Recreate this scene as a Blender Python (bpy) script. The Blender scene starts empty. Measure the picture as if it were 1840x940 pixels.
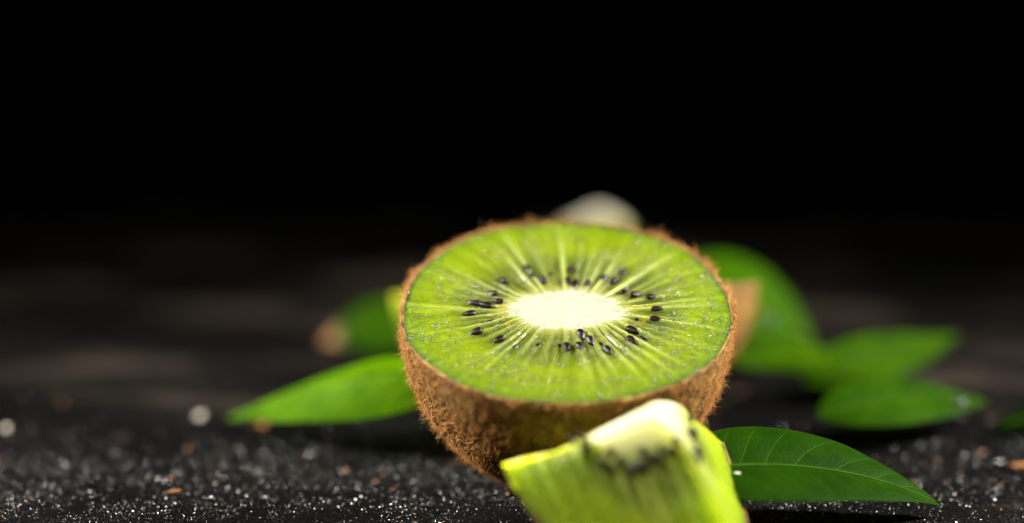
import bpy, math, random
import numpy as np

# ------------------------------------------------------------------ camera, light, exposure
# all lengths in the code are centimetres; CM turns them into metres
CM = 0.01
rng = np.random.default_rng(7)
random.seed(7)
sc = bpy.context.scene
COL = sc.collection

cd = bpy.data.cameras.new("camera")
cam = bpy.data.objects.new("camera", cd)
COL.objects.link(cam)
cam.location = (-0.83 * CM, -35.35 * CM, 13.2 * CM)
cam.rotation_euler = (math.radians(75), 0, 0)
cd.sensor_width = 36
cd.lens = 85
cd.clip_start = 0.01
cd.clip_end = 20
cd.dof.use_dof = True
cd.dof.focus_distance = 36.5 * CM
cd.dof.aperture_fstop = 3.4
cd.dof.aperture_blades = 0
sc.camera = cam

world = bpy.data.worlds.new("World")
sc.world = world
world.use_nodes = True
world.node_tree.nodes["Background"].inputs[0].default_value = (0.9, 0.95, 1.0, 1)
world.node_tree.nodes["Background"].inputs[1].default_value = 0.003

def area(name, loc, target, size, power, col, size_y=None, spread=180):
    l = bpy.data.lights.new(name, 'AREA')
    l.energy = power
    l.size = size * CM
    if size_y:
        l.shape = 'RECTANGLE'
        l.size_y = size_y * CM
    l.color = col
    l.spread = math.radians(spread)
    o = bpy.data.objects.new(name, l)
    COL.objects.link(o)
    a = np.array(loc, float) * CM
    b = np.array(target, float) * CM
    o.location = a
    from mathutils import Vector
    o.rotation_euler = Vector(b - a).to_track_quat('-Z', 'Y').to_euler()
    return o

area("studio_lamp_right", (34, 3, 24), (1.5, 0.5, 1), 4.5, 0.36, (1.0, 0.95, 0.86), spread=42)
area("studio_lamp_left", (-33, 4, 24), (-1.5, 0.5, 1), 4.5, 0.34, (1.0, 0.95, 0.86), spread=42)

area("added_fill_front", (-7, -27, 40), (0.5, -1, 1.5), 5, 0.05, (1.0, 0.96, 0.90), spread=42)  # extra weak fill, added to brighten the foreground wedge's cut face

vs = sc.view_settings
vs.view_transform = 'Standard'
vs.look = 'None'
vs.exposure = 0.0
vs.gamma = 1.0
sc.cycles.use_denoising = True
sc.cycles.pixel_filter_type = 'BLACKMAN_HARRIS'
sc.cycles.filter_width = 1.0
sc.cycles.max_bounces = 10
sc.cycles.sample_clamp_indirect = 4.0
sc.cycles.caustics_reflective = False
sc.cycles.caustics_refractive = False

# ------------------------------------------------------------------ helpers
def mesh_object(name, verts, faces, mat=None, parent=None, colors=None, smooth=True):
    """verts (n,3) cm, faces (m,3|4) int array -> one mesh object"""
    verts = np.asarray(verts, dtype=np.float64) * CM
    faces = np.asarray(faces, dtype=np.int32)
    me = bpy.data.meshes.new(name)
    m, k = faces.shape
    me.vertices.add(len(verts))
    me.vertices.foreach_set("co", verts.astype(np.float32).ravel())
    me.loops.add(m * k)
    me.loops.foreach_set("vertex_index", faces.ravel())
    me.polygons.add(m)
    me.polygons.foreach_set("loop_start", np.arange(0, m * k, k, dtype=np.int32))
    me.polygons.foreach_set("loop_total", np.full(m, k, dtype=np.int32))
    me.polygons.foreach_set("use_smooth", np.full(m, smooth))
    me.update(calc_edges=True)
    me.validate()
    if colors is not None:
        at = me.attributes.new("tint", 'FLOAT_COLOR', 'POINT')
        c = np.ones((len(verts), 4), np.float32)
        c[:, :3] = colors
        at.data.foreach_set("color", c.ravel())
    if mat:
        me.materials.append(mat)
    o = bpy.data.objects.new(name, me)
    COL.objects.link(o)
    if parent:
        o.parent = parent
    return o

def thing(name, label, cat, loc=(0, 0, 0), group=None):
    o = bpy.data.objects.new(name, None)
    o.empty_display_size = 0.005
    COL.objects.link(o)
    o.location = np.array(loc, float) * CM
    o["label"] = label
    o["category"] = cat
    if group:
        o["group"] = group
    return o

def tag(o, label, cat, group=None):
    o["label"] = label
    o["category"] = cat
    if group:
        o["group"] = group
    return o

def grid_faces(nu, nv, wrap_v=False, flip=False):
    i = np.arange(nu - 1)[:, None]
    j = np.arange(nv if wrap_v else nv - 1)[None, :]
    j2 = (j + 1) % nv
    q = np.stack([i * nv + j, i * nv + j2, (i + 1) * nv + j2, (i + 1) * nv + j], -1).reshape(-1, 4)
    return q[:, ::-1] if flip else q

def value_noise(x, y, seed=0, period=None):
    r = np.random.default_rng(seed)
    N = 256
    T = r.random((N, N))
    xi = np.floor(x).astype(int)
    yi = np.floor(y).astype(int)
    fx = x - xi
    fy = y - yi
    fx = fx * fx * (3 - 2 * fx)
    fy = fy * fy * (3 - 2 * fy)
    g = lambda a, b: T[a % N, b % N]
    return (g(xi, yi) * (1 - fx) + g(xi + 1, yi) * fx) * (1 - fy) + (g(xi, yi + 1) * (1 - fx) + g(xi + 1, yi + 1) * fx) * fy

def fbm(x, y, seed=0, octv=4):
    s = 0
    a = 0.5
    for k in range(octv):
        s = s + a * (value_noise(x * 2 ** k + 13.7 * k, y * 2 ** k + 7.1 * k, seed + k) - 0.5)
        a *= 0.55
    return s

def smooth(a, b, x):
    t = np.clip((x - a) / (b - a), 0, 1)
    return t * t * (3 - 2 * t)

def ramp(x, stops):
    xs = [s[0] for s in stops]
    return np.stack([np.interp(x, xs, [s[1][k] for s in stops]) for k in range(3)], -1)

# ------------------------------------------------------------------ materials
def new_mat(name):
    m = bpy.data.materials.new(name)
    m.use_nodes = True
    nt = m.node_tree
    b = nt.nodes["Principled BSDF"]
    return m, nt, b

def nd(nt, typ, **kw):
    n = nt.nodes.new(typ)
    for k, v in kw.items():
        setattr(n, k, v)
    return n

def noise_node(nt, scale, detail=3, coord="Object", rough=0.6):
    tc = nd(nt, "ShaderNodeTexCoord")
    n = nd(nt, "ShaderNodeTexNoise")
    n.inputs["Scale"].default_value = scale
    n.inputs["Detail"].default_value = detail
    n.inputs["Roughness"].default_value = rough
    nt.links.new(tc.outputs[coord], n.inputs["Vector"])
    return n

def bump_node(nt, height, strength, dist, normal=None):
    b = nd(nt, "ShaderNodeBump")
    b.inputs["Strength"].default_value = strength
    b.inputs["Distance"].default_value = dist
    nt.links.new(height, b.inputs["Height"])
    if normal is not None:
        nt.links.new(normal, b.inputs["Normal"])
    return b.outputs["Normal"]

def ramp_node(nt, fac, stops):
    r = nd(nt, "ShaderNodeValToRGB")
    el = r.color_ramp.elements
    while len(el) < len(stops):
        el.new(0.5)
    for e, (p, c) in zip(el, stops):
        e.position = p
        e.color = (*c, 1)
    nt.links.new(fac, r.inputs[0])
    return r.outputs["Color"]

def flesh_material(name="kiwi_flesh", scale=0.0075, weight=0.85):
    m, nt, b = new_mat(name)
    at = nd(nt, "ShaderNodeAttribute", attribute_name="tint")
    # fine granular pulp: cells a fraction of a millimetre across
    n1 = noise_node(nt, 900, 3)
    n2 = noise_node(nt, 3200, 2)
    hsv = nd(nt, "ShaderNodeMixRGB", blend_type='MULTIPLY')
    hsv.inputs[0].default_value = 1.0
    nt.links.new(at.outputs["Color"], hsv.inputs[1])
    nt.links.new(ramp_node(nt, n1.outputs["Fac"], [(0.3, (0.88, 0.9, 0.8)), (0.7, (1.10, 1.08, 1.2))]), hsv.inputs[2])
    # the white core is smooth: pulp grain fades where the tint is pale
    sep = nd(nt, "ShaderNodeSeparateColor")
    nt.links.new(at.outputs["Color"], sep.inputs[0])
    pf = nd(nt, "ShaderNodeMapRange")
    pf.inputs[1].default_value = 0.10
    pf.inputs[2].default_value = 0.30
    pf.inputs[3].default_value = 1.0
    pf.inputs[4].default_value = 0.0
    nt.links.new(sep.outputs[2], pf.inputs[0])
    nt.links.new(pf.outputs[0], hsv.inputs[0])
    nt.links.new(hsv.outputs[0], b.inputs["Base Color"])
    b.inputs["Subsurface Weight"].default_value = weight
    b.inputs["Subsurface Radius"].default_value = (0.9, 1.0, 0.25)
    b.inputs["Subsurface Scale"].default_value = scale
    b.inputs["IOR"].default_value = 1.38
    b.inputs["Specular IOR Level"].default_value = 0.2
    b.inputs["Coat Weight"].default_value = 0.12
    b.inputs["Coat Roughness"].default_value = 0.12
    rr = nd(nt, "ShaderNodeMapRange")
    rr.inputs[1].default_value = 0.3
    rr.inputs[2].default_value = 0.7
    rr.inputs[3].default_value = 0.32
    rr.inputs[4].default_value = 0.62
    nt.links.new(n1.outputs["Fac"], rr.inputs[0])
    nt.links.new(rr.outputs[0], b.inputs["Roughness"])
    h1 = nd(nt, "ShaderNodeMath", operation='MULTIPLY')
    nt.links.new(n1.outputs["Fac"], h1.inputs[0]); nt.links.new(pf.outputs[0], h1.inputs[1])
    h2 = nd(nt, "ShaderNodeMath", operation='MULTIPLY')
    nt.links.new(n2.outputs["Fac"], h2.inputs[0]); nt.links.new(pf.outputs[0], h2.inputs[1])
    nrm = bump_node(nt, h1.outputs[0], 0.7, 0.0004)
    nrm = bump_node(nt, h2.outputs[0], 0.7, 0.00015, nrm)
    nt.links.new(nrm, b.inputs["Normal"])
    return m

def skin_material():
    m, nt, b = new_mat("kiwi_skin")
    n1 = noise_node(nt, 500, 5)
    n2 = noise_node(nt, 2500, 3)
    nt.links.new(ramp_node(nt, n1.outputs["Fac"], [(0.3, (0.05, 0.020, 0.005)), (0.5, (0.17, 0.085, 0.015)), (0.7, (0.34, 0.21, 0.035))]), b.inputs["Base Color"])
    b.inputs["Roughness"].default_value = 0.75
    nrm = bump_node(nt, n1.outputs["Fac"], 0.8, 0.0007)
    nrm = bump_node(nt, n2.outputs["Fac"], 0.6, 0.0002, nrm)
    nt.links.new(nrm, b.inputs["Normal"])
    return m

def hair_material():
    m, nt, b = new_mat("kiwi_hair")
    n = noise_node(nt, 900, 1)
    nt.links.new(ramp_node(nt, n.outputs["Fac"], [(0.3, (0.40, 0.145, 0.025)), (0.55, (0.62, 0.29, 0.065)), (0.75, (0.80, 0.50, 0.17))]), b.inputs["Base Color"])
    b.inputs["Roughness"].default_value = 0.55
    tr = nd(nt, "ShaderNodeBsdfTranslucent")
    tr.inputs["Color"].default_value = (0.55, 0.30, 0.10, 1)
    mx = nd(nt, "ShaderNodeMixShader")
    mx.inputs[0].default_value = 0.35
    out = nt.nodes["Material Output"]
    nt.links.new(b.outputs[0], mx.inputs[1])
    nt.links.new(tr.outputs[0], mx.inputs[2])
    nt.links.new(mx.outputs[0], out.inputs["Surface"])
    return m

def seed_material():
    m, nt, b = new_mat("kiwi_seed")
    n = noise_node(nt, 1500, 2)
    nt.links.new(ramp_node(nt, n.outputs["Fac"], [(0.3, (0.003, 0.002, 0.0018)), (0.7, (0.016, 0.006, 0.004))]), b.inputs["Base Color"])
    b.inputs["Roughness"].default_value = 0.16
    b.inputs["Specular IOR Level"].default_value = 0.35
    nt.links.new(bump_node(nt, n.outputs["Fac"], 0.4, 0.0002), b.inputs["Normal"])
    return m

def juice_material():
    m, nt, b = new_mat("juice")
    b.inputs["Base Color"].default_value = (0.95, 1.0, 0.85, 1)
    b.inputs["Transmission Weight"].default_value = 1.0
    b.inputs["Roughness"].default_value = 0.16
    b.inputs["IOR"].default_value = 1.34
    return m

def leaf_material():
    m, nt, b = new_mat("leaf_green")
    at = nd(nt, "ShaderNodeAttribute", attribute_name="tint")
    n = noise_node(nt, 95, 5)
    n2 = noise_node(nt, 2200, 2)
    mul = nd(nt, "ShaderNodeMixRGB", blend_type='MULTIPLY')
    mul.inputs[0].default_value = 1.0
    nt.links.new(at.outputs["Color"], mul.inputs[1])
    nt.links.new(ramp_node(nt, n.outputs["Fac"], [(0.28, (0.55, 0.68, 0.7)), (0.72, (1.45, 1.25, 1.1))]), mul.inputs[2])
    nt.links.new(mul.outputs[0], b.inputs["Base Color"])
    b.inputs["Roughness"].default_value = 0.55
    b.inputs["Specular IOR Level"].default_value = 0.04
    nrm = bump_node(nt, n2.outputs["Fac"], 0.5, 0.00012)
    # net of the smallest veins
    tc = nd(nt, "ShaderNodeTexCoord")
    vo = nd(nt, "ShaderNodeTexVoronoi", feature='DISTANCE_TO_EDGE')
    vo.inputs["Scale"].default_value = 900
    nt.links.new(tc.outputs["Object"], vo.inputs["Vector"])
    vr = nd(nt, "ShaderNodeMapRange")
    vr.inputs[2].default_value = 0.18
    nt.links.new(vo.outputs["Distance"], vr.inputs[0])
    nrm = bump_node(nt, vr.outputs[0], 0.3, 0.00010, nrm)
    nt.links.new(nrm, b.inputs["Normal"])
    tr = nd(nt, "ShaderNodeBsdfTranslucent")
    g = nd(nt, "ShaderNodeMixRGB", blend_type='MULTIPLY')
    g.inputs[0].default_value = 1.0
    g.inputs[2].default_value = (2.4, 2.1, 0.3, 1)
    nt.links.new(mul.outputs[0], g.inputs[1])
    nt.links.new(g.outputs[0], tr.inputs["Color"])
    mx = nd(nt, "ShaderNodeMixShader")
    mx.inputs[0].default_value = 0.58
    nt.links.new(b.outputs[0], mx.inputs[1])
    nt.links.new(tr.outputs[0], mx.inputs[2])
    nt.links.new(mx.outputs[0], nt.nodes["Material Output"].inputs["Surface"])
    return m

def vein_material():
    m, nt, b = new_mat("leaf_vein")
    n = noise_node(nt, 300, 2)
    nt.links.new(ramp_node(nt, n.outputs["Fac"], [(0.3, (0.018, 0.064, 0.002)), (0.7, (0.032, 0.092, 0.004))]), b.inputs["Base Color"])
    b.inputs["Roughness"].default_value = 0.55
    b.inputs["Specular IOR Level"].default_value = 0.05
    return m

def table_material():
    m, nt, b = new_mat("black_table")
    tc = nd(nt, "ShaderNodeTexCoord")
    mp = nd(nt, "ShaderNodeMapping")
    mp.inputs["Scale"].default_value = (0.35, 1.0, 1.0)
    nt.links.new(tc.outputs["Object"], mp.inputs["Vector"])
    big = nd(nt, "ShaderNodeTexNoise")
    big.inputs["Scale"].default_value = 55
    big.inputs["Detail"].default_value = 4
    nt.links.new(mp.outputs[0], big.inputs["Vector"])
    fine = noise_node(nt, 2600, 4, rough=0.7)
    mid = noise_node(nt, 700, 3)
    # worn paint: dusty brownish grey patches over black; sheen painted in towards the back
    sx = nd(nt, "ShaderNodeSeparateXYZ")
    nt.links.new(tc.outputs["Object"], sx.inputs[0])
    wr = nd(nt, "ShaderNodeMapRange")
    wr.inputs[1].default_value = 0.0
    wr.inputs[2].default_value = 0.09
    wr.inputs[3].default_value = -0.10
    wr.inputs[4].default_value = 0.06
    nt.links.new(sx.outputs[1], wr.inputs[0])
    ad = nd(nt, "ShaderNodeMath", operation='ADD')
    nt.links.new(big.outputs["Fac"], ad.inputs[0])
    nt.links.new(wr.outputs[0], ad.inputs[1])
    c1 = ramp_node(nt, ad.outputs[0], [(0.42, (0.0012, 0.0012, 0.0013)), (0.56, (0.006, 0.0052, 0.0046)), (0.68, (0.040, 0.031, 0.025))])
    mul = nd(nt, "ShaderNodeMixRGB", blend_type='MULTIPLY')
    mul.inputs[0].default_value = 1.0
    nt.links.new(c1, mul.inputs[1])
    nt.links.new(ramp_node(nt, fine.outputs["Fac"], [(0.35, (0.35, 0.35, 0.35)), (0.7, (1.7, 1.7, 1.7))]), mul.inputs[2])
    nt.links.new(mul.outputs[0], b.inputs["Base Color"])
    b.inputs["Roughness"].default_value = 0.6
    b.inputs["Specular IOR Level"].default_value = 0.04
    nrm = bump_node(nt, mid.outputs["Fac"], 0.7, 0.0006)
    nrm = bump_node(nt, fine.outputs["Fac"], 1.0, 0.0004, nrm)
    nt.links.new(nrm, b.inputs["Normal"])
    return m

def plain_material(name, c, rough=0.6, var=0.3, scale=800):
    m, nt, b = new_mat(name)
    n = noise_node(nt, scale, 3)
    lo = tuple(v * (1 - var) for v in c)
    hi = tuple(v * (1 + var) for v in c)
    nt.links.new(ramp_node(nt, n.outputs["Fac"], [(0.3, lo), (0.7, hi)]), b.inputs["Base Color"])
    b.inputs["Roughness"].default_value = rough
    return m

M_FLESH = flesh_material()
M_FLESH_THIN = flesh_material("kiwi_wedge_flesh", 0.016, 1.0)
M_SKIN = skin_material()
M_HAIR = hair_material()
M_SEED = seed_material()
M_JUICE = juice_material()
M_LEAF = leaf_material()
M_VEIN = vein_material()
M_TABLE = table_material()
M_GRIT = plain_material("black_grit", (0.006, 0.006, 0.0065), 0.29, 0.5)
M_GRITROUGH = plain_material("dull_black_grit", (0.007, 0.007, 0.0075), 0.42, 0.5)
M_GRITPALE = plain_material("grey_grit", (0.11, 0.105, 0.10), 0.4, 0.5)
M_CHIP = plain_material("brown_chip", (0.36, 0.15, 0.055), 0.6, 0.5, 1500)
M_WHITE = plain_material("white_flake", (0.75, 0.68, 0.58), 0.6, 0.15)
M_VELVET = plain_material("black_backdrop", (0.0022, 0.0022, 0.0023), 0.95, 0.3, 30)
M_VELVET.node_tree.nodes["Principled BSDF"].inputs["Specular IOR Level"].default_value = 0.05

# ------------------------------------------------------------------ setting: table and backdrop
TY1 = 19.0
def table_height(x, y):
    """uneven worn surface, cm"""
    return 0.05 * fbm(x * 0.5, y * 1.2, 3, 3) + 0.05 * fbm(x * 5, y * 5, 11, 3) - 0.01

def build_table():
    x = np.arange(-14, 14.01, 0.08)
    y = np.arange(-12, TY1 + 0.001, 0.08)
    X, Y = np.meshgrid(x, y, indexing='ij')
    Z = table_height(X, Y)
    Z[0, :] = Z[-1, :] = Z[:, 0] = Z[:, -1] = -0.075          # border dips into the board
    V = np.stack([X, Y, Z], -1).reshape(-1, 3)
    F = grid_faces(len(x), len(y), flip=True)
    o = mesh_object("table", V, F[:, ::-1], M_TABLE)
    # rest of the board around the close-up patch and its thickness
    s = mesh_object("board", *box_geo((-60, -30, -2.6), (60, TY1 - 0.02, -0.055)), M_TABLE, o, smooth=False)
    o["kind"] = "structure"
    return o

def box_geo(a, b):
    (x0, y0, z0), (x1, y1, z1) = a, b
    V = [(x0, y0, z0), (x1, y0, z0), (x1, y1, z0), (x0, y1, z0), (x0, y0, z1), (x1, y0, z1), (x1, y1, z1), (x0, y1, z1)]
    F = [(0, 3, 2, 1), (4, 5, 6, 7), (0, 1, 5, 4), (1, 2, 6, 5), (2, 3, 7, 6), (3, 0, 4, 7)]
    return V, F

TABLE = build_table()
bd = mesh_object("backdrop", *box_geo((-120, 62, -70), (120, 63, 12)), M_VELVET, smooth=False)
bd["kind"] = "structure"

# ------------------------------------------------------------------ kiwi
CORE = (0.32, 0.178)
PULP = [(0.0, (0.27, 0.27, 0.17)), (0.05, (0.19, 0.205, 0.06)), (0.12, (0.140, 0.155, 0.018)), (0.24, (0.092, 0.120, 0.005)),
        (0.38, (0.092, 0.132, 0.003)), (0.58, (0.118, 0.163, 0.002)), (0.82, (0.112, 0.160, 0.0015)), (0.93, (0.090, 0.145, 0.0015)),
        (0.98, (0.050, 0.100, 0.002)), (1.0, (0.06, 0.065, 0.004))]

class Rays:
    """septa radiating from the core: angles, strengths, widths"""
    def __init__(self, seed, n=52):
        r = np.random.default_rng(seed)
        self.n = n
        self.t = (np.arange(n) + r.uniform(-0.28, 0.28, n)) * 2 * np.pi / n
        self.k = r.uniform(0.2, 1.0, n) ** 1.3
        self.w = r.uniform(0.18, 0.36, n) * 2 * np.pi / n
        self.l = r.uniform(0.5, 1.1, n)
        self.seed = seed

    def field(self, s, t):
        """pale septum strength and locule depth at (s, theta)"""
        pale = np.zeros_like(s)
        for k in range(self.n):
            d = np.abs((t - self.t[k] + np.pi) % (2 * np.pi) - np.pi)
            w = self.w[k] * (1.15 - 0.55 * s)
            fade = smooth(self.l[k] + 0.05, self.l[k] - 0.40, s)
            pale = np.maximum(pale, self.k[k] * np.exp(-(d / w) ** 2) * fade)
        # fine fibres running the same way
        ct, st = np.cos(t), np.sin(t)
        fine = fbm(ct * 26 + s * 1.2 + 40, st * 26 + 40, self.seed + 50, 3)
        cells = fbm(ct * 9 + ct * s * 16 + 60, st * 9 + st * s * 16 + 60, self.seed + 70, 4)
        loc = smooth(0.06, 0.17, s) * smooth(0.62, 0.34, s) * (1 - pale)
        return pale, loc, fine, cells

def pulp_colour(s, t, R, contrast=1.0):
    pale, loc, fine, cells = R.field(s, t)
    pale, fine = pale * contrast, fine * contrast
    c = ramp(s, PULP)
    dark = np.array([0.036, 0.050, 0.002])
    k = (0.90 * loc * np.clip(0.75 + 1.6 * fine, 0, 1))[..., None]
    c = c * (1 - k) + dark * k
    pal = np.array([0.25, 0.285, 0.085])
    k = np.clip(pale * (1.0 - 0.5 * smooth(0.35, 0.95, s)) * smooth(0.0, 0.1, s) * 0.75, 0, 1)[..., None]
    c = c * (1 - k) + pal * k
    yel = smooth(0.08, 0.28, cells) * smooth(0.5, 0.1, s)
    c = c * (1 - 0.5 * yel[..., None]) + np.array([0.22, 0.18, 0.008]) * 0.5 * yel[..., None]
    c = c * (1 + 0.6 * fine * smooth(0.02, 0.1, s))[..., None] * (1 + 0.18 * cells * smooth(0, .2, s))[..., None]
    h = 0.030 * pale * smooth(0, 0.1, s) * smooth(1, 0.6, s) - 0.030 * loc + 0.03 * fine * smooth(0.03, 0.2, s) + 0.02 * cells
    return np.clip(c, 0.001, 0.95), h

def seed_geo():
    """one teardrop seed, unit length along +x, cm applied by scale"""
    nu, nv = 11, 10
    V = []
    for i in range(nu):
        u = i / (nu - 1)
        x = -math.cos(math.pi * u)
        r = math.sin(math.pi * u) ** 0.9 * (0.52 + 0.14 * x) if 0 < u < 1 else 0.0
        for j in range(nv):
            a = 2 * math.pi * j / nv
            V.append((x * 0.5, r * 0.5 * math.cos(a), r * 0.40 * math.sin(a)))
    return np.array(V), grid_faces(nu, nv, wrap_v=True, flip=True)

SEED_V, SEED_F = seed_geo()
_seed_mesh = None
def add_seed(parent, pos, direction, normal, length, roll=0.0):
    global _seed_mesh
    from mathutils import Matrix, Vector
    if _seed_mesh is None:
        o = mesh_object("seed", SEED_V, SEED_F, M_SEED)
        _seed_mesh = o.data
    else:
        o = bpy.data.objects.new("seed", _seed_mesh)
        COL.objects.link(o)
    x = Vector(direction).normalized()
    z = Vector(normal)
    z = (z - x * z.dot(x)).normalized()
    y = z.cross(x)
    m = Matrix((x, y, z)).transposed().to_4x4()
    m = Matrix.Translation(Vector(pos) * CM) @ m @ Matrix.Rotation(roll, 4, 'X') @ Matrix.Diagonal((length, length * 1.08, length, 1))
    o.parent = parent
    o.matrix_local = m
    return o

def hair_geo(base, nrm, tang, length, rad, seed, segs=4):
    """short curled three-sided fibres, all in one mesh"""
    r = np.random.default_rng(seed)
    n = len(base)
    L = length[:, None]
    side = np.cross(nrm, tang)
    lift = r.uniform(0.15, 0.85, n)[:, None]
    sw = r.normal(0, 0.55, n)[:, None]
    cu = r.normal(0, 0.8, n)[:, None]
    d0 = nrm * lift + tang * (1 - 0.5 * lift) + side * sw
    d0 /= np.linalg.norm(d0, axis=1, keepdims=True)
    bend = tang * r.uniform(-0.2, 0.9, n)[:, None] + side * cu - nrm * r.uniform(0.0, 0.7, n)[:, None]
    ts = np.linspace(0, 1, segs + 1)
    V = np.zeros((n, segs + 1, 3, 3))
    p = base.copy()
    d = d0.copy()
    wob = r.normal(0, 0.35, (n, segs + 1, 3))
    ex = np.cross(d0, nrm + 0.01)
    ex /= np.linalg.norm(ex, axis=1, keepdims=True) + 1e-9
    for i, t in enumerate(ts):
        ey = np.cross(d, ex)
        rr = (rad * (1 - 0.75 * t))[:, None]
        for k in range(3):
            a = 2 * math.pi * k / 3
            V[:, i, k] = p + rr * (math.cos(a) * ex + math.sin(a) * ey)
        d = d + bend * (0.9 / segs) + wob[:, i]
        d /= np.linalg.norm(d, axis=1, keepdims=True)
        p = p + d * L / segs
    off = (np.arange(n) * (segs + 1) * 3)[:, None, None, None]
    i = np.arange(segs)[None, :, None, None]
    k = np.arange(3)[None, None, :, None]
    k2 = (k + 1) % 3
    F = np.concatenate([off + i * 3 + k, off + i * 3 + k2, off + (i + 1) * 3 + k2, off + (i + 1) * 3 + k], -1).reshape(-1, 4)
    return V.reshape(-1, 3), F

def sgnpow(v, e):
    return np.sign(v) * np.abs(v) ** e

# --- the half in focus: cut face up, tilted to the camera
HA, HB, HC = 2.51, 2.34, 3.0
TILT = math.radians(20)

def outline(t):
    k = 1 + 0.006 * np.cos(3 * t + 0.7) + 0.005 * np.cos(5 * t + 2.0) + 0.004 * np.cos(9 * t)
    return HA * sgnpow(np.cos(t), 0.94) * k, HB * sgnpow(np.sin(t), 0.94) * k + 0.10

def face_xy(s, t):
    ox, oy = outline(t)
    wob = 1 + 0.05 * np.cos(4 * t + 1) + 0.035 * np.cos(7 * t + 2.2) + 0.035 * np.cos(13 * t) + 0.045 * np.cos(29 * t + 1.1) + 0.03 * np.cos(47 * t)
    cx, cy = HA * CORE[0] * sgnpow(np.cos(t), 1.02) * wob, HB * CORE[1] * np.sin(t) * wob + 0.02
    return cx * (1 - s) + ox * s, cy * (1 - s) + oy * s, cx, cy

def build_half():
    root = thing("kiwi_half", "large halved kiwi with its round cut face up, sharp in the middle", "kiwi", (0, 0, 2.93))
    root.rotation_euler = (TILT, 0, 0)
    R = Rays(4)
    # cut face: core disc + pulp ring in one continuous mesh
    nt_, ns, nc = 1000, 170, 24
    t = np.linspace(0, 2 * np.pi, nt_, endpoint=False)
    s = np.linspace(0, 1, ns) ** 0.95
    S, T = np.meshgrid(s, t, indexing='ij')
    X, Y, cx, cy = face_xy(S, T)
    C, H = pulp_colour(S, T, R, 0.85)
    blend = smooth(0.0, 0.07, S)[..., None]
    core_c = np.array([0.305, 0.305, 0.235])
    C = core_c * (1 - blend) + C * blend
    q = np.linspace(0.0005, 1, nc, endpoint=False)
    Q, T2 = np.meshgrid(q, t, indexing='ij')
    _, _, cx2, cy2 = face_xy(np.zeros_like(Q), T2)
    Xc, Yc = cx2 * Q, cy2 * Q
    Cc = np.broadcast_to(core_c, Xc.shape + (3,)) * (1 - 0.10 * value_noise(Xc * 9, Yc * 16, 5) - 0.22 * smooth(0.75, 1.0, Q) * value_noise(np.cos(T2) * 14 + 20, np.sin(T2) * 14 + 20, 8))[..., None]
    Hc = 0.010 * fbm(Xc * 4 + 9, Yc * 4 + 9, 6, 3)
    edge_drop = -0.02 * smooth(0.93, 1.0, S)
    dome = lambda x, y: 0.03 * (1 - (x / HA) ** 2 - (y / HB) ** 2)
    Z = H * smooth(0, 0.06, S) + edge_drop + dome(X, Y) + 0.012 * fbm(X * 3 + 5, Y * 3 + 5, 21, 3)
    Zc = Hc + dome(Xc, Yc)
    V = np.concatenate([np.stack([Xc, Yc, Zc], -1).reshape(-1, 3), np.stack([X, Y, Z], -1).reshape(-1, 3)])
    col = np.concatenate([Cc.reshape(-1, 3), C.reshape(-1, 3)])
    F = grid_faces(nc + ns, nt_, wrap_v=True)
    # the flesh fills the skin: its rounded underside
    td = np.linspace(0, 2 * np.pi, 200, endpoint=False)
    AD, BD = np.meshgrid(np.linspace(0.0, np.pi / 2, 40), td, indexing='ij')
    dxo, dyo = outline(BD)
    kd = 0.985
    VD = np.stack([dxo * np.cos(AD) * kd, dyo * np.cos(AD) * kd, -HC * np.sin(AD) * kd - 0.06 * np.cos(AD)], -1).reshape(-1, 3)
    F = np.concatenate([F, grid_faces(40, 200, wrap_v=True, flip=True) + len(V)])
    V = np.concatenate([V, VD])
    col = np.concatenate([col, np.tile(np.array([0.10, 0.14, 0.003]), (len(VD), 1))])
    flesh = mesh_object("flesh", V, F, M_FLESH, root, col)
    # seeds in the ring of locules
    pts = [(-0.6, 1.16), (-0.51, 0.97), (-0.36, 0.83), (-0.23, 1.04), (-0.97, 0.82), (-1.14, 0.46), (-1.39, 0.22), (-1.22, 0.17),
           (-1.03, 0.26), (-1.48, -0.06), (-1.26, -0.07), (-1.29, -0.29), (-1.17, -0.21), (-1.38, -0.54), (-1.03, -0.71), (-1.06, -0.23),
           (-0.81, -0.86), (0.1, 1.12), (0.03, 0.83), (0.14, 0.7), (0.34, 0.73), (0.6, 0.89), (0.5, 0.7), (0.89, 1.06), (0.76, 0.82),
           (0.91, 0.55), (1.07, 0.45), (1.31, 0.38), (1.38, 0.07), (1.1, -0.16), (1.35, -0.19), (0.99, -0.48), (1.14, -0.65),
           (0.97, -0.75), (0.83, -0.66), (0.21, -0.61), (0.35, -0.75), (-0.01, -0.9), (0.18, -0.87), (0.6, -0.98), (0.52, -0.82),
           (1.12, 0.07), (-0.26, 0.6), (-0.12, -0.86), (-0.46, -0.86)]
    dim = {3, 10, 11, 12, 15, 16, 22, 32, 34, 40, 41, 42, 43, 44, 29}
    r = random.Random(3)
    for i, (u, v) in enumerate(pts):
        cxx, cyy = u * 0.42, v * 0.30
        d = (u - cxx, v - cyy, r.uniform(-0.25, 0.1))
        ln = r.uniform(0.20, 0.245)
        z = -0.005 if i not in dim else -0.055
        if i in dim:
            ln *= 0.85
        add_seed(flesh, (u, v, z + 0.018), (-d[0], -d[1], -d[2]), (r.uniform(-.2, .2), r.uniform(-.2, .2), 1), ln, r.uniform(-0.3, 0.3))
    # skin: dome below the cut face, its torn edge standing a hair above the pulp
    npz, npt = 90, 420
    tz = np.linspace(0, 1, npz)
    tt = np.linspace(0, 2 * np.pi, npt, endpoint=False)
    A, B = np.meshgrid(tz * np.pi / 2, tt, indexing='ij')
    ox, oy = outline(B)
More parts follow.
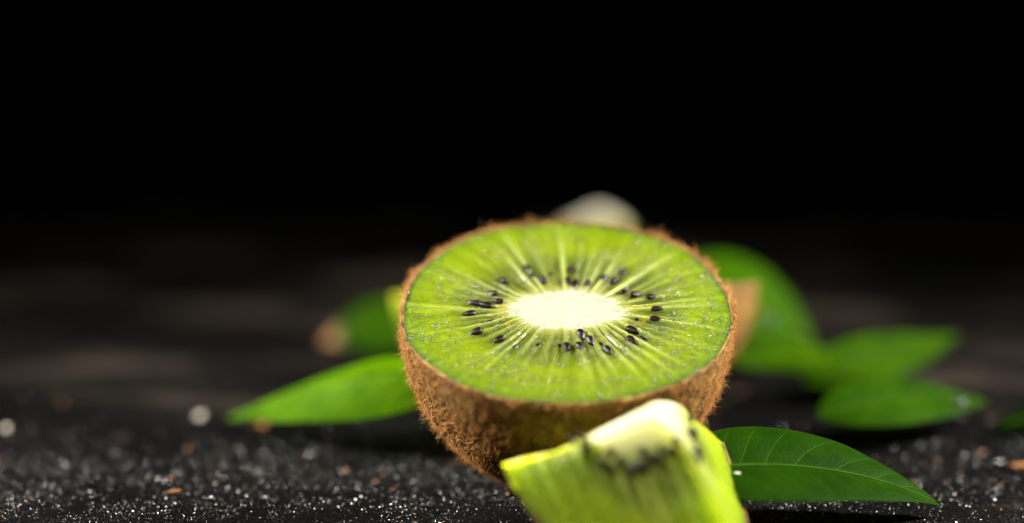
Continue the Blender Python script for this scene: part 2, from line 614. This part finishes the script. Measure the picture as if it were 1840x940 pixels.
    bulge = 1 + 0.012 * fbm(np.cos(B) * 3 + 9, np.sin(B) * 3 + A * 3, 31, 3)
    rr = np.cos(A) ** 0.96
    SX, SY, SZ = (ox) * rr * bulge * 1.006, oy * rr * bulge * 1.006, -HC * np.sin(A)
    V = np.stack([SX, SY, SZ], -1)
    # rim strip: goes up from inside of the pulp edge to the outer skin
    lipn = 0.5 + fbm(np.cos(tt) * 14 + 30, np.sin(tt) * 14 + 30, 41, 4) * 1.6
    rim = []
    for dz, k in ((-0.10, 0.985), (0.002, 0.990), (0.014, 0.997), (0.002, 1.004)):
        ox1, oy1 = outline(tt)
        lift = dz + (0.060 * (lipn - 0.35) if dz > 0 else 0)
        kk = k + 0.010 * (lipn - 0.5) * (1 if dz > 0 else 0)
        rim.append(np.stack([ox1 * kk, oy1 * kk, lift * np.ones_like(tt) - 0.02], -1))
    V = np.concatenate([np.stack(rim), V]).reshape(-1, 3)
    skin = mesh_object("skin", V, grid_faces(npz + 4, npt, wrap_v=True, flip=True), M_SKIN, root)
    # fuzz
    n = 24000
    r2 = np.random.default_rng(12)
    a = np.arcsin(r2.random(n) ** 1.05 * 0.985)
    b = r2.random(n) * 2 * np.pi
    # tufts thicken the rim
    k = int(n * 0.09)
    a[:k] = np.abs(r2.normal(0, 0.018, k))
    b[:k] = (np.round(b[:k] * 25) / 25 + r2.normal(0, 0.02, k))
    # ragged clumps left by the knife along the rim
    kt = k // 2
    cl = r2.uniform(0, 2 * np.pi, 34)
    b[:kt] = cl[r2.integers(0, 34, kt)] + r2.normal(0, 0.022, kt)
    a[:kt] = np.abs(r2.normal(0, 0.012, kt))
    ox, oy = outline(b)
    base = np.stack([ox * np.cos(a) * 1.008, oy * np.cos(a) * 1.008, -HC * np.sin(a)], -1)
    nrm = np.stack([base[:, 0] / HA ** 2, base[:, 1] / HB ** 2, base[:, 2] / HC ** 2], -1)
    nrm /= np.linalg.norm(nrm, axis=1, keepdims=True)
    down = np.array([0, 0, -1.0]) - nrm * (-nrm[:, 2:3])
    down /= np.linalg.norm(down, axis=1, keepdims=True) + 1e-6
    az = r2.normal(0, 0.9, n)
    side = np.cross(nrm, down)
    tang = down * np.cos(az)[:, None] + side * np.sin(az)[:, None]
    ln = r2.uniform(0.07, 0.235, n) * (0.55 + 0.45 * smooth(0.0, 0.35, a))
    ln[:k] *= r2.uniform(0.5, 1.3, k)
    ln[:kt] *= 1.5
    up = (r2.random(k) < 0.6) & (np.sin(b[:k]) > -0.1)                       # a few stand up past the cut
    tang[:k][up] = -tang[:k][up]
    V, F = hair_geo(base, nrm, tang, ln, r2.uniform(0.0038, 0.0068, n), 5)
    fz = mesh_object("fuzz", V, F, M_HAIR, skin)
    fz["kind"] = "stuff"
    # beads of juice on the cut face
    nb = 2400
    tb = r2.random(nb) * 2 * np.pi
    sb = np.clip(r2.beta(2.6, 1.5, nb), 0.1, 0.97)
    keep = value_noise(np.cos(tb) * sb * 5 + 20, np.sin(tb) * sb * 5 + 20, 77) > 0.36
    tb, sb = tb[keep], sb[keep]
    bx, by, _, _ = face_xy(sb, tb)
    _, hb = pulp_colour(sb, tb, R)
    bz = hb + dome(bx, by)
    rad = r2.uniform(0.008, 0.021, len(bx))
    V, F = bead_geo(np.stack([bx, by, bz], -1), rad)
    jd = mesh_object("juice_beads", V, F, M_JUICE, flesh)
    jd["kind"] = "stuff"
    return root

def bead_geo(c, rad):
    nu, nv = 5, 8
    th = np.linspace(0.02, np.pi / 2 * 1.15, nu)
    ph = np.arange(nv) * 2 * np.pi / nv
    T, P = np.meshgrid(th, ph, indexing='ij')
    u = np.stack([np.sin(T) * np.cos(P), np.sin(T) * np.sin(P), 0.75 * np.cos(T)], -1).reshape(-1, 3)
    V = c[:, None, :] + rad[:, None, None] * u[None]
    F = grid_faces(nu, nv, wrap_v=True)[None] + (np.arange(len(c)) * nu * nv)[:, None, None]
    return V.reshape(-1, 3), F.reshape(-1, 4)

HALF = build_half()

# --- wedges: a sector of a half kiwi. local z runs along the core from the cross cut (z=0) to the stem end
def build_wedge(label, corner, axis, edge, sector, a=2.4, c=2.75, seed=1, hairs=2500, seeds=26, core=0.31, back=True, soft=0.14):
    from mathutils import Matrix, Vector
    root = thing("kiwi_wedge", label, "kiwi wedge", corner, "kiwi wedges around the halved kiwi")
    u = Vector(axis).normalized()
    x = Vector(edge)
    x = (x - u * x.dot(u)).normalized()
    if back:                                       # the sector opens away from the viewer's side of `edge`
        x = x * math.cos(sector) - u.cross(x) * math.sin(sector)
    y = u.cross(x)
    root.rotation_euler = Matrix((x, y, u)).transposed().to_euler()
    R = Rays(seed + 20)
    r = np.random.default_rng(seed)
    prof = lambda z: np.sqrt(np.clip(1 - (z / c) ** 2, 0, 1)) ** 0.96 * a
    ph0, ph1 = 0.0, sector

    def pulp(r_, z, ph):
        """colour and relief at a point of a cut"""
        Rz = np.maximum(prof(z), 1e-3)
        rc = a * core * np.sqrt(np.clip(1 - (z / (c * 0.52)) ** 2, 0, 1)) - 0.75 * smooth(0.34 * c, 0.70 * c, z)
        s = (r_ - rc) / np.maximum(Rz - rc, 0.02)
        inside = smooth(0.20, -0.14, s)
        tt = ph * 1.0 + z * 0.62 + 1.0
        C, H = pulp_colour(np.clip(s, 0, 1), tt % (2 * np.pi), R, 0.75)
        cc = np.array([0.48, 0.46, 0.32])
        C = np.clip(C * np.array([1.55, 1.55, 1.1]), 0, 0.7)          # flesh brightened and yellowed in place of light shining through it
        return C * (1 - inside[..., None]) + cc * inside[..., None], H * (1 - inside)

    Vs, Fs, Cs = [], [], []
    off = 0
    def add(V, F, C):
        nonlocal off
        Vs.append(V.reshape(-1, 3)); Cs.append(C.reshape(-1, 3)); Fs.append(F + off)
        off += V.reshape(-1, 3).shape[0]
    nr, nz, npn = 90, 120, 60
    # the two lengthwise cuts
    for ph, sg in ((ph0, 1), (ph1, -1)):
        kk = np.linspace(0, 1, nr)
        zz = np.linspace(0, c * 0.995, nz)
        K, Zz = np.meshgrid(kk, zz, indexing='ij')
        Rr = K * prof(Zz)
        C, H = pulp(Rr, Zz, np.full_like(Rr, ph))
        H = H * smooth(0, 0.06, K) * smooth(1, 0.95, K) * smooth(0, 0.06, Zz / c)
        nrm = np.array([-math.sin(ph), math.cos(ph), 0]) * (-sg)
        V = np.stack([Rr * math.cos(ph), Rr * math.sin(ph), Zz], -1) + nrm * H[..., None]
        add(V, grid_faces(nr, nz, flip=(sg < 0)), C)
    # the cross cut
    kk = np.linspace(0, 1, nr)
    pp = np.linspace(ph0, ph1, npn)
    K, P = np.meshgrid(kk, pp, indexing='ij')
    Rr = K * a
    C, H = pulp(Rr, np.zeros_like(Rr), P)
    H = H * smooth(0, 0.06, K) * smooth(1, 0.95, K)
    V = np.stack([Rr * np.cos(P), Rr * np.sin(P), -H], -1)
    add(V, grid_faces(nr, npn, flip=True), C)
    # rounded underside of the flesh, just inside the skin
    zz = np.linspace(0, c * 0.995, 50)
    Zz, P = np.meshgrid(zz, np.linspace(ph0, ph1, 40), indexing='ij')
    rr = prof(Zz) - 0.002
    V = np.stack([rr * np.cos(P), rr * np.sin(P), Zz], -1)
    add(V, grid_faces(50, 40, flip=True), np.broadcast_to(np.array([0.10, 0.14, 0.003]), V.shape))
    AV = np.concatenate(Vs)
    # knife-cut corners of soft fruit are rounded
    mid = np.array([math.cos(sector / 2), math.sin(sector / 2), 0])
    dax = np.hypot(AV[:, 0], AV[:, 1])
    AV = AV + mid * (soft * 0.6 * np.exp(-(dax / 0.22) ** 2) * smooth(c, c * 0.6, AV[:, 2]))[:, None]
    AV[:, 2] += soft * np.exp(-((dax / 0.5) ** 2 + (AV[:, 2] / 0.3) ** 2))
    flesh = mesh_object("flesh", AV, np.concatenate(Fs), M_FLESH_THIN, root, np.concatenate(Cs))
    # skin
    zz = np.concatenate([np.linspace(-0.015, c * 0.98, 70), [c * 0.9995]])
    pp = np.linspace(ph0 - 0.006, ph1 + 0.006, 60)
    Zz, P = np.meshgrid(zz, pp, indexing='ij')
    rr = prof(np.clip(Zz, 0, c)) + 0.022
    V = np.stack([rr * np.cos(P), rr * np.sin(P), Zz], -1)
    V2 = np.stack([(rr - 0.05) * np.cos(P), (rr - 0.05) * np.sin(P), Zz], -1)
    nv = len(pp); nz2 = len(zz)
    F1 = grid_faces(nz2, nv, flip=True)
    F2 = grid_faces(nz2, nv) + nz2 * nv
    idx = np.arange(nz2 * nv).reshape(nz2, nv)
    ring = np.concatenate([idx[0, :], idx[1:, -1], idx[-1, -2::-1], idx[-2:0:-1, 0]])
    rn = np.roll(ring, -1)
    F3 = np.stack([ring, rn, rn + nz2 * nv, ring + nz2 * nv], -1)
    skin = mesh_object("skin", np.concatenate([V.reshape(-1, 3), V2.reshape(-1, 3)]), np.concatenate([F1, F2, F3]), M_SKIN, root)
    # fuzz
    z = r.random(hairs) * c * 0.97
    p = r.uniform(ph0, ph1, hairs)
    rr = prof(z) + 0.02
    base = np.stack([rr * np.cos(p), rr * np.sin(p), z], -1)
    nrm = np.stack([np.cos(p) * rr / a ** 2, np.sin(p) * rr / a ** 2, z / c ** 2], -1)
    nrm /= np.linalg.norm(nrm, axis=1, keepdims=True)
    rv = r.normal(0, 1, (hairs, 3))
    tang = rv - nrm * np.sum(rv * nrm, 1, keepdims=True)
    tang /= np.linalg.norm(tang, axis=1, keepdims=True)
    V, F = hair_geo(base, nrm, tang, r.uniform(0.06, 0.18, hairs), r.uniform(0.004, 0.007, hairs), seed + 3, 3)
    fz = mesh_object("fuzz", V, F, M_HAIR, skin)
    fz["kind"] = "stuff"
    # seeds: a row along the core on each lengthwise cut, an arc on the cross cut
    rs = random.Random(seed)
    for i in range(seeds):
        w = (1, 0, 1, 2)[i % 4]
        if w < 2:
            ph = ph0 if w == 0 else ph1
            z = (0.04 + 0.56 * ((i * 0.618034) % 1.0)) * c
            rad = a * core * math.sqrt(max(0.0, 1 - (z / (c * 0.52)) ** 2)) + rs.uniform(0.08, 0.42)
            nn = (0, -1, 0) if w == 0 else (-math.sin(ph), math.cos(ph), 0)
            add_seed(flesh, (rad * math.cos(ph), rad * math.sin(ph), z), (-math.cos(ph), -math.sin(ph), rs.uniform(-.3, .3)), nn, rs.uniform(0.16, 0.21))
        else:
            ph = rs.uniform(ph0 + 0.08, ph1 - 0.05)
            rad = a * core + rs.uniform(0.18, 0.5)
            add_seed(flesh, (rad * math.cos(ph), rad * math.sin(ph), 0), (-math.cos(ph), -math.sin(ph), 0.05), (0, 0, -1), rs.uniform(0.2, 0.25))
    return root

W_FRONT = build_wedge("blurred kiwi wedge in the foreground, white core up, in front of the kiwi half",
                      (1.25, -3.05, 2.72), (-0.866, 0.108, -0.487), (0.30, -0.40, -0.9), math.radians(70), seed=1, seeds=34, core=0.25, soft=0.36, a=2.62, c=2.58)
build_wedge("small pale kiwi wedge peeking over the far rim of the kiwi half",
            (0.88, 8.3, 3.0), (-0.82, 0.15, -0.5), (0.25, -0.2, -0.9), math.radians(26), seed=2, hairs=1200, soft=0.4, c=2.2)
build_wedge("kiwi wedge with brown skin turned outward, right of the kiwi half",
            (1.2, 4.75, 1.95), (0.05, -0.28, -1.0), (0.95, -0.3, 0.0), math.radians(75), seed=3, back=False, hairs=1800, a=2.2, c=1.93)
build_wedge("yellowish kiwi wedge just showing past the left rim of the kiwi half",
            (-0.22, 5.6, 2.0), (-0.95, -0.05, -0.12), (-0.1, -0.5, -0.9), math.radians(60), seed=4, hairs=1200)

# ------------------------------------------------------------------ leaves
def bez(P, t):
    P = np.array(P, float)
    t = t[:, None]
    return (1 - t) ** 3 * P[0] + 3 * (1 - t) ** 2 * t * P[1] + 3 * (1 - t) * t ** 2 * P[2] + t ** 3 * P[3]

def bez_d(P, t):
    P = np.array(P, float)
    t = t[:, None]
    return 3 * ((1 - t) ** 2 * (P[1] - P[0]) + 2 * (1 - t) * t * (P[2] - P[1]) + t ** 2 * (P[3] - P[2]))

def tube_geo(path, rad, nv=6):
    path = np.asarray(path)
    d = np.gradient(path, axis=0)
    d /= np.linalg.norm(d, axis=1, keepdims=True) + 1e-12
    up = np.array([0, 0, 1.0])
    ex = np.cross(d, up); ex /= np.linalg.norm(ex, axis=1, keepdims=True) + 1e-12
    ey = np.cross(ex, d)
    a = np.arange(nv) * 2 * np.pi / nv
    V = path[:, None, :] + rad[:, None, None] * (np.cos(a)[None, :, None] * ex[:, None, :] + np.sin(a)[None, :, None] * ey[:, None, :])
    return V.reshape(-1, 3), grid_faces(len(path), nv, wrap_v=True)

def build_leaf(label, mid, width, up0, up1, fold=0.35, curl=0.2, seed=1, colour=(0.055, 0.20, 0.010), veins=0,
               tip_brown=0.0, peak=0.42, wave=0.05, stalk=True):
    """mid: Bezier of the midrib; up0/up1: leaf normal at base and tip"""
    root = thing("leaf", label, "leaf", mid[0], "green leaves scattered round the kiwi")
    o = np.array(mid[0], float)
    nl, nw = 110, 60
    t = np.linspace(0, 1, nl)
    c = bez(mid, t) - o
    T = bez_d(mid, t); T /= np.linalg.norm(T, axis=1, keepdims=True)
    up = np.array(up0, float)[None] * (1 - t[:, None]) + np.array(up1, float)[None] * t[:, None]
    N = up - T * np.sum(up * T, 1, keepdims=True)
    N /= np.linalg.norm(N, axis=1, keepdims=True)
    Sd = np.cross(T, N)
    e = math.log(0.5) / math.log(peak)
    w = width * np.clip(np.sin(np.pi * t ** e), 0, 1) ** 0.85 * (1 - 0.25 * smooth(0.75, 1, t)) + 0.02
    v = np.linspace(-1, 1, nw)
    Vv, Tt = np.meshgrid(v, t, indexing='xy')
    av = np.abs(Vv)
    # side veins sweep forward; blade quilts between them
    nvv = 9
    ph = (Tt * nvv - av * 1.25) + 0.30 * np.sin(Tt * 9 + seed) * np.sign(Vv) + 0.22 * np.sign(Vv)
    d = np.abs((ph + 0.5) % 1 - 0.5)
    ridge = np.exp(-(d / 0.07) ** 2) * smooth(0.02, 0.1, av) * smooth(1.0, 0.75, av)
    quilt = np.cos(2 * np.pi * ph) * smooth(0.0, 0.3, av) * (1 - av)
    W = w[:, None]
    h = fold * W * (av ** 1.1) * 0.8 - curl * W * av ** 2.2 - 0.006 * quilt * width - 0.006 * ridge
    h = h + wave * width * fbm(Tt * 5 + 3 * seed, Vv * 2 + 7, seed + 90, 3) * av
    P = c[:, None, :] + Sd[:, None, :] * (W * Vv * np.sqrt(np.clip(1 - 0.25 * fold * av, 0.3, 1)))[..., None] + N[:, None, :] * h[..., None]
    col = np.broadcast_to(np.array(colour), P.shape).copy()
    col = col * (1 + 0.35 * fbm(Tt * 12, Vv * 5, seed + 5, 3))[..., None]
    lt = np.array(colour) * np.array([2.0, 1.45, 2.2])
    k = (0.25 * ridge + 0.6 * np.exp(-(av * W / 0.05) ** 2))[..., None]
    col = col * (1 - np.clip(k, 0, 1)) + lt * np.clip(k, 0, 1)
    ed = smooth(0.965, 1.0, av)[..., None]
    col = col * (1 - 0.6 * ed) + np.array([0.08, 0.14, 0.01]) * 0.6 * ed
    if tip_brown:
        kb = smooth(1 - tip_brown, 1 - tip_brown * 0.45, Tt)[..., None]
        col = col * (1 - kb) + np.array([0.45, 0.33, 0.22]) * kb
    blade = mesh_object("blade", P.reshape(-1, 3), grid_faces(nl, nw), M_LEAF, root, col.reshape(-1, 3))
    sm = blade.modifiers.new("thickness", 'SOLIDIFY')
    sm.thickness = 0.018 * CM
    sm.offset = -1
    # midrib, running on into the stalk
    tm = np.linspace(0, 0.985, 50)
    mp = bez(mid, tm) - o
    Nn = np.stack([np.interp(tm, t, N[:, k]) for k in range(3)], -1)
    V, F = tube_geo(mp + Nn * 0.004, 0.030 * width / 0.9 * (1 - 0.8 * tm))
    rib = mesh_object("midrib", V, F, M_VEIN, root)
    if stalk:
        d0 = -(bez_d(mid, np.array([0.0]))[0]); d0 /= np.linalg.norm(d0)
        q = np.linspace(0, 1, 12)[:, None]
        sp = d0 * 0.55 * q + np.array([0, 0, -0.12]) * q ** 2
        V, F = tube_geo(sp, np.linspace(0.032, 0.042, 12))
        mesh_object("stalk", V, F, M_VEIN, root)
    if veins:
        for sgn in (-1, 1):
            for k in range(1, veins):
                # follow ph = k - 0.0 : t = (k + 1.25 av)/nvv
                av_ = np.linspace(0.0, 0.86, 18)
                tt = (k + av_ * 1.25 - sgn * 0.22) / nvv
                for _ in range(4):
                    tt = (k + av_ * 1.25 - sgn * 0.22 - sgn * 0.30 * np.sin(tt * 9 + seed)) / nvv
                ok = (tt < 0.97) & (tt > 0.01)
                av_, tt = av_[ok], tt[ok]
                if len(tt) < 4:
                    continue
                fi = tt * (nl - 1)
                fj = (sgn * av_ + 1) / 2 * (nw - 1)
                i0 = np.clip(fi.astype(int), 0, nl - 2); j0 = np.clip(fj.astype(int), 0, nw - 2)
                fx = (fi - i0)[:, None]; fy = (fj - j0)[:, None]
                pt = (P[i0, j0] * (1 - fx) + P[i0 + 1, j0] * fx) * (1 - fy) + (P[i0, j0 + 1] * (1 - fx) + P[i0 + 1, j0 + 1] * fx) * fy
                V, F = tube_geo(pt, 0.006 * (1 - 0.8 * av_), 5)
                mesh_object("vein", V, F, M_VEIN, root)
    return root

build_leaf("dark green leaf in focus at lower right, its tip touching the table",
           [(1.55, -1.75, 0.95), (2.82, -1.35, 1.10), (4.52, -1.07, 0.85), (5.64, -1.00, 0.18)], 0.92, (0.0, -0.40, 1), (0.0, -0.25, 1),
           fold=0.36, curl=0.25, seed=1, colour=(0.017, 0.070, 0.001), veins=8, stalk=False, peak=0.36)
build_leaf("bright green arched leaf left of the kiwi half, tip resting on the table",
           [(-1.55, 1.95, 1.15), (-2.90, 1.85, 1.62), (-4.31, 2.57, 0.95), (-5.62, 3.37, 0.10)], 0.66, (0, -0.6, 0.8), (0.1, -0.4, 1),
           fold=-0.35, curl=0.2, seed=2, colour=(0.100, 0.245, 0.001), stalk=False, peak=0.42)
build_leaf("blurred green leaf with brown tip behind the left leaf",
           [(-2.1, 7.3, 0.45), (-3.05, 7.3, 0.75), (-3.69, 7.4, 0.6), (-4.34, 7.4, 0.2)], 0.62, (0, -0.7, 0.7), (-0.2, -0.5, 0.8),
           fold=0.2, curl=0.3, seed=3, colour=(0.040, 0.125, 0.001), tip_brown=0.22, stalk=False)
build_leaf("blurred arched leaf rising behind the right rim of the kiwi half",
           [(1.95, 6.4, 1.40), (2.85, 6.4, 1.65), (3.9, 6.4, 1.35), (4.62, 6.5, 0.5)], 0.95, (0.2, -0.6, 0.8), (0.5, -0.5, 0.6),
           fold=0.3, curl=0.3, seed=4, colour=(0.062, 0.185, 0.001), stalk=False)
build_leaf("blurred leaf lying low beside the brown skinned wedge",
           [(3.0, 5.2, 0.60), (3.65, 5.0, 0.85), (4.30, 4.6, 0.85), (5.2, 4.2, 0.5)], 0.42, (0, -0.5, 0.8), (0, -0.5, 0.8),
           fold=0.2, curl=0.2, seed=5, colour=(0.042, 0.125, 0.001), stalk=False)
build_leaf("blurred leaf pointing its raised tip up to the far right",
           [(4.2, 4.3, 0.45), (5.1, 4.5, 0.80), (6.1, 5.0, 0.72), (7.10, 5.9, 0.80)], 0.52, (0, -0.6, 0.8), (-0.1, -0.6, 0.8),
           fold=0.3, curl=0.2, seed=6, colour=(0.044, 0.130, 0.001), stalk=False)
build_leaf("blurred leaf lying flat on the table, lowest of the right hand leaves",
           [(4.17, 2.15, 0.52), (4.91, 2.33, 0.84), (6.17, 2.70, 0.67), (7.11, 3.16, 0.45)], 0.60, (0, -0.5, 1), (0.05, -0.4, 1),
           fold=0.3, curl=0.25, seed=7, colour=(0.028, 0.095, 0.001), stalk=False)
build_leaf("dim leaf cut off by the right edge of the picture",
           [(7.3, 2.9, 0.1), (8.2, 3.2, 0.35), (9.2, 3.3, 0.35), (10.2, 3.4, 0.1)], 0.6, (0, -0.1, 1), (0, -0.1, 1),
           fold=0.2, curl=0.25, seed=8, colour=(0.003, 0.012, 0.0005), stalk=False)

# ------------------------------------------------------------------ grit, crumbs, chips
def grit(name, n, xr, yfun, size, mat, seed, label, cat, flat=0.7, stretch=None):
    r = np.random.default_rng(seed)
    x = r.uniform(*xr, n)
    y = yfun(r, n)
    # grains lie in drifts with barer spots between
    dens = value_noise(x * 0.9 + 50, y * 1.3 + 50, 61) * 0.6 + value_noise(x * 2.7 + 9, y * 3.1 + 9, 62) * 0.4
    ok = r.random(n) < 0.28 + 0.72 * smooth(0.32, 0.62, dens)
    x, y = x[ok], y[ok]
    n = len(x)
    s = size(r, n)
    base = np.array([(1, 0, 0), (-0.5, 0.85, -0.1), (-0.6, -0.8, 0.1), (0.1, 0.1, 0.8), (0.05, -0.05, -0.7)], float)
    F = np.array([(0, 1, 3), (1, 2, 3), (2, 0, 3), (1, 0, 4), (2, 1, 4), (0, 2, 4)])
    k = len(base)
    V = base[None] * (1 + r.normal(0, 0.28, (n, k, 3)))
    if stretch:
        V[:, :, 0] *= r.uniform(*stretch, n)[:, None]
    V[:, :, 2] *= flat
    # random rotation: tilt + heading
    a = r.uniform(0, 2 * np.pi, n); b = r.normal(0, 0.7, n)
    ca, sa, cb, sb = np.cos(a), np.sin(a), np.cos(b), np.sin(b)
    X = V[:, :, 0] * cb[:, None] + V[:, :, 2] * sb[:, None]
    Z = -V[:, :, 0] * sb[:, None] + V[:, :, 2] * cb[:, None]
    Y = V[:, :, 1]
    V = np.stack([X * ca[:, None] - Y * sa[:, None], X * sa[:, None] + Y * ca[:, None], Z], -1) * s[:, None, None]
    V += np.stack([x, y, table_height(x, y) + s * 0.25], -1)[:, None, :]
    FF = (F[None] + (np.arange(n) * k)[:, None, None]).reshape(-1, 3)
    o = mesh_object(name, V.reshape(-1, 3), FF, mat, smooth=False)
    o["kind"] = "stuff"
    tag(o, label, cat)
    return o

near = lambda r, n: r.normal(-0.2, 1.4, n)
wide = lambda r, n: np.clip(-4 + 17 * r.random(n) ** 1.3, -4, 13.2)
lognorm = lambda m, sd: (lambda r, n: m * np.exp(np.clip(r.normal(0, sd, n), -2, 0.75)))
grit("black_grit", 150000, (-10, 10), near, lognorm(0.0105, 0.45), M_GRIT, 1, "fine black glittering grit covering the table top", "grit")
grit("black_grit", 16000, (-12, 12), wide, lognorm(0.013, 0.55), M_GRITROUGH, 2, "coarser black grit strewn further back on the table", "grit")
grit("grey_grit", 2600, (-11, 11), lambda r, n: np.where(r.random(n) < 0.6, near(r, n), wide(r, n)), lognorm(0.009, 0.4), M_GRITPALE, 3, "pale grey dust grains sprinkled over the table", "grit")
grit("brown_crumbs", 600, (-11, 11), lambda r, n: np.where(r.random(n) < 0.6, near(r, n), wide(r, n)), lognorm(0.017, 0.5), M_CHIP, 4, "tiny brown bark crumbs sprinkled over the table", "crumbs", 0.4, (1, 4))

def chip(label, loc, size, mat, seed, rot=0.0, name="bark_chip", cat="chip"):
    r = np.random.default_rng(seed)
    n = 9
    a = np.arange(n) * 2 * np.pi / n
    k = 1 + r.normal(0, 0.18, n)
    px, py = size[0] * np.cos(a) * k, size[1] * np.sin(a) * k
    top = np.stack([px, py, size[2] * (1 + r.normal(0, 0.3, n)) + 0.25 * size[2] * np.cos(a)], -1)
    bot = np.stack([px * 0.9, py * 0.9, np.zeros(n)], -1)
    V = np.concatenate([top, bot, [[0, 0, size[2] * 1.5]], [[0, 0, 0]]])
    F = []
    for i in range(n):
        j = (i + 1) % n
        F += [(i, i + n, j), (j, i + n, j + n), (i, j, 2 * n), (j + n, i + n, 2 * n + 1)]
    o = mesh_object(name, V, F, mat, smooth=False)
    o.location = np.array(loc) * CM
    o.rotation_euler = (0, 0, rot)
    tag(o, label, cat)
    return o

def on_table(x, y):
    return (x, y, float(table_height(np.array([x]), np.array([y]))[0]) + 0.004)

chip("orange brown bark chip under the tip of the left leaf", on_table(-5.1, 3.2), (0.14, 0.10, 0.06), M_CHIP, 1)
chip("slender brown bark chip on the grit at lower left", on_table(-6.1, 0.0), (0.13, 0.035, 0.03), M_CHIP, 2, 0.3)
chip("pale round grain glinting left of the left leaf tip", on_table(-6.16, 3.68), (0.07, 0.06, 0.05), M_WHITE, 3, 0, "pale_grain", "grain")
chip("pale round grain glinting at the left edge of the table", on_table(-9.3, 3.0), (0.07, 0.06, 0.05), M_WHITE, 4, 0, "pale_grain", "grain")
chip("reddish brown bark chip right of the lower right leaf", on_table(7.3, 1.2), (0.12, 0.09, 0.05), M_CHIP, 5)

def glint_drop(label, loc, rad):  # clear drop added on a leaf to make a bright glint
    nu, nv = 14, 20
    T, P = np.meshgrid(np.linspace(0.0, np.pi, nu), np.arange(nv) * 2 * np.pi / nv, indexing='ij')
    z = np.cos(T)
    V = np.stack([np.sin(T) * np.cos(P), np.sin(T) * np.sin(P), np.where(z > 0, 0.8 * z, 0.35 * z)], -1).reshape(-1, 3) * rad
    o = mesh_object("glint_drop", V, grid_faces(nu, nv, wrap_v=True), M_JUICE)
    o.location = np.array(loc) * CM
    tag(o, label, "drop", "drops added for glints on the blurred leaves")
    return o

def leaf_point(leaf, px, py):
    """highest point of a leaf's blade near a plan position (cm)"""
    bl = [c for c in leaf.children if c.name.startswith("blade")][0]
    n = len(bl.data.vertices)
    co = np.zeros(n * 3, np.float32)
    bl.data.vertices.foreach_get("co", co)
    co = co.reshape(-1, 3) / CM + np.array(leaf.location) / CM
    i = np.argmin((co[:, 0] - px) ** 2 + (co[:, 1] - py) ** 2)
    return co[i]

LEAVES = {o["label"]: o for o in COL.objects if "label" in o.keys() and o.name.startswith("leaf")}
for key, px, py, rad, lab in (
        ("blurred leaf lying flat on the table, lowest of the right hand leaves", 6.62, 2.80, 0.11, "drop added for a glint near the tip of the lowest right hand leaf"),
        ("blurred arched leaf rising behind the right rim of the kiwi half", 3.75, 6.1, 0.13, "drop added for a glint on the slope of the arched leaf behind"),
        ("blurred arched leaf rising behind the right rim of the kiwi half", 4.25, 6.25, 0.09, "small drop added for a glint lower down toward the arched leaf's tip")):
    q = leaf_point(LEAVES[key], px, py)
    glint_drop(lab, (q[0], q[1], q[2] + rad * 0.2), rad)
q = leaf_point(LEAVES["dark green leaf in focus at lower right, its tip touching the table"], 2.5, -1.75)
chip("tiny white flake lying on the sharp lower right leaf", (q[0], q[1], q[2] + 0.004), (0.055, 0.03, 0.018), M_WHITE, 9, 0.2, "white_flake", "flake")
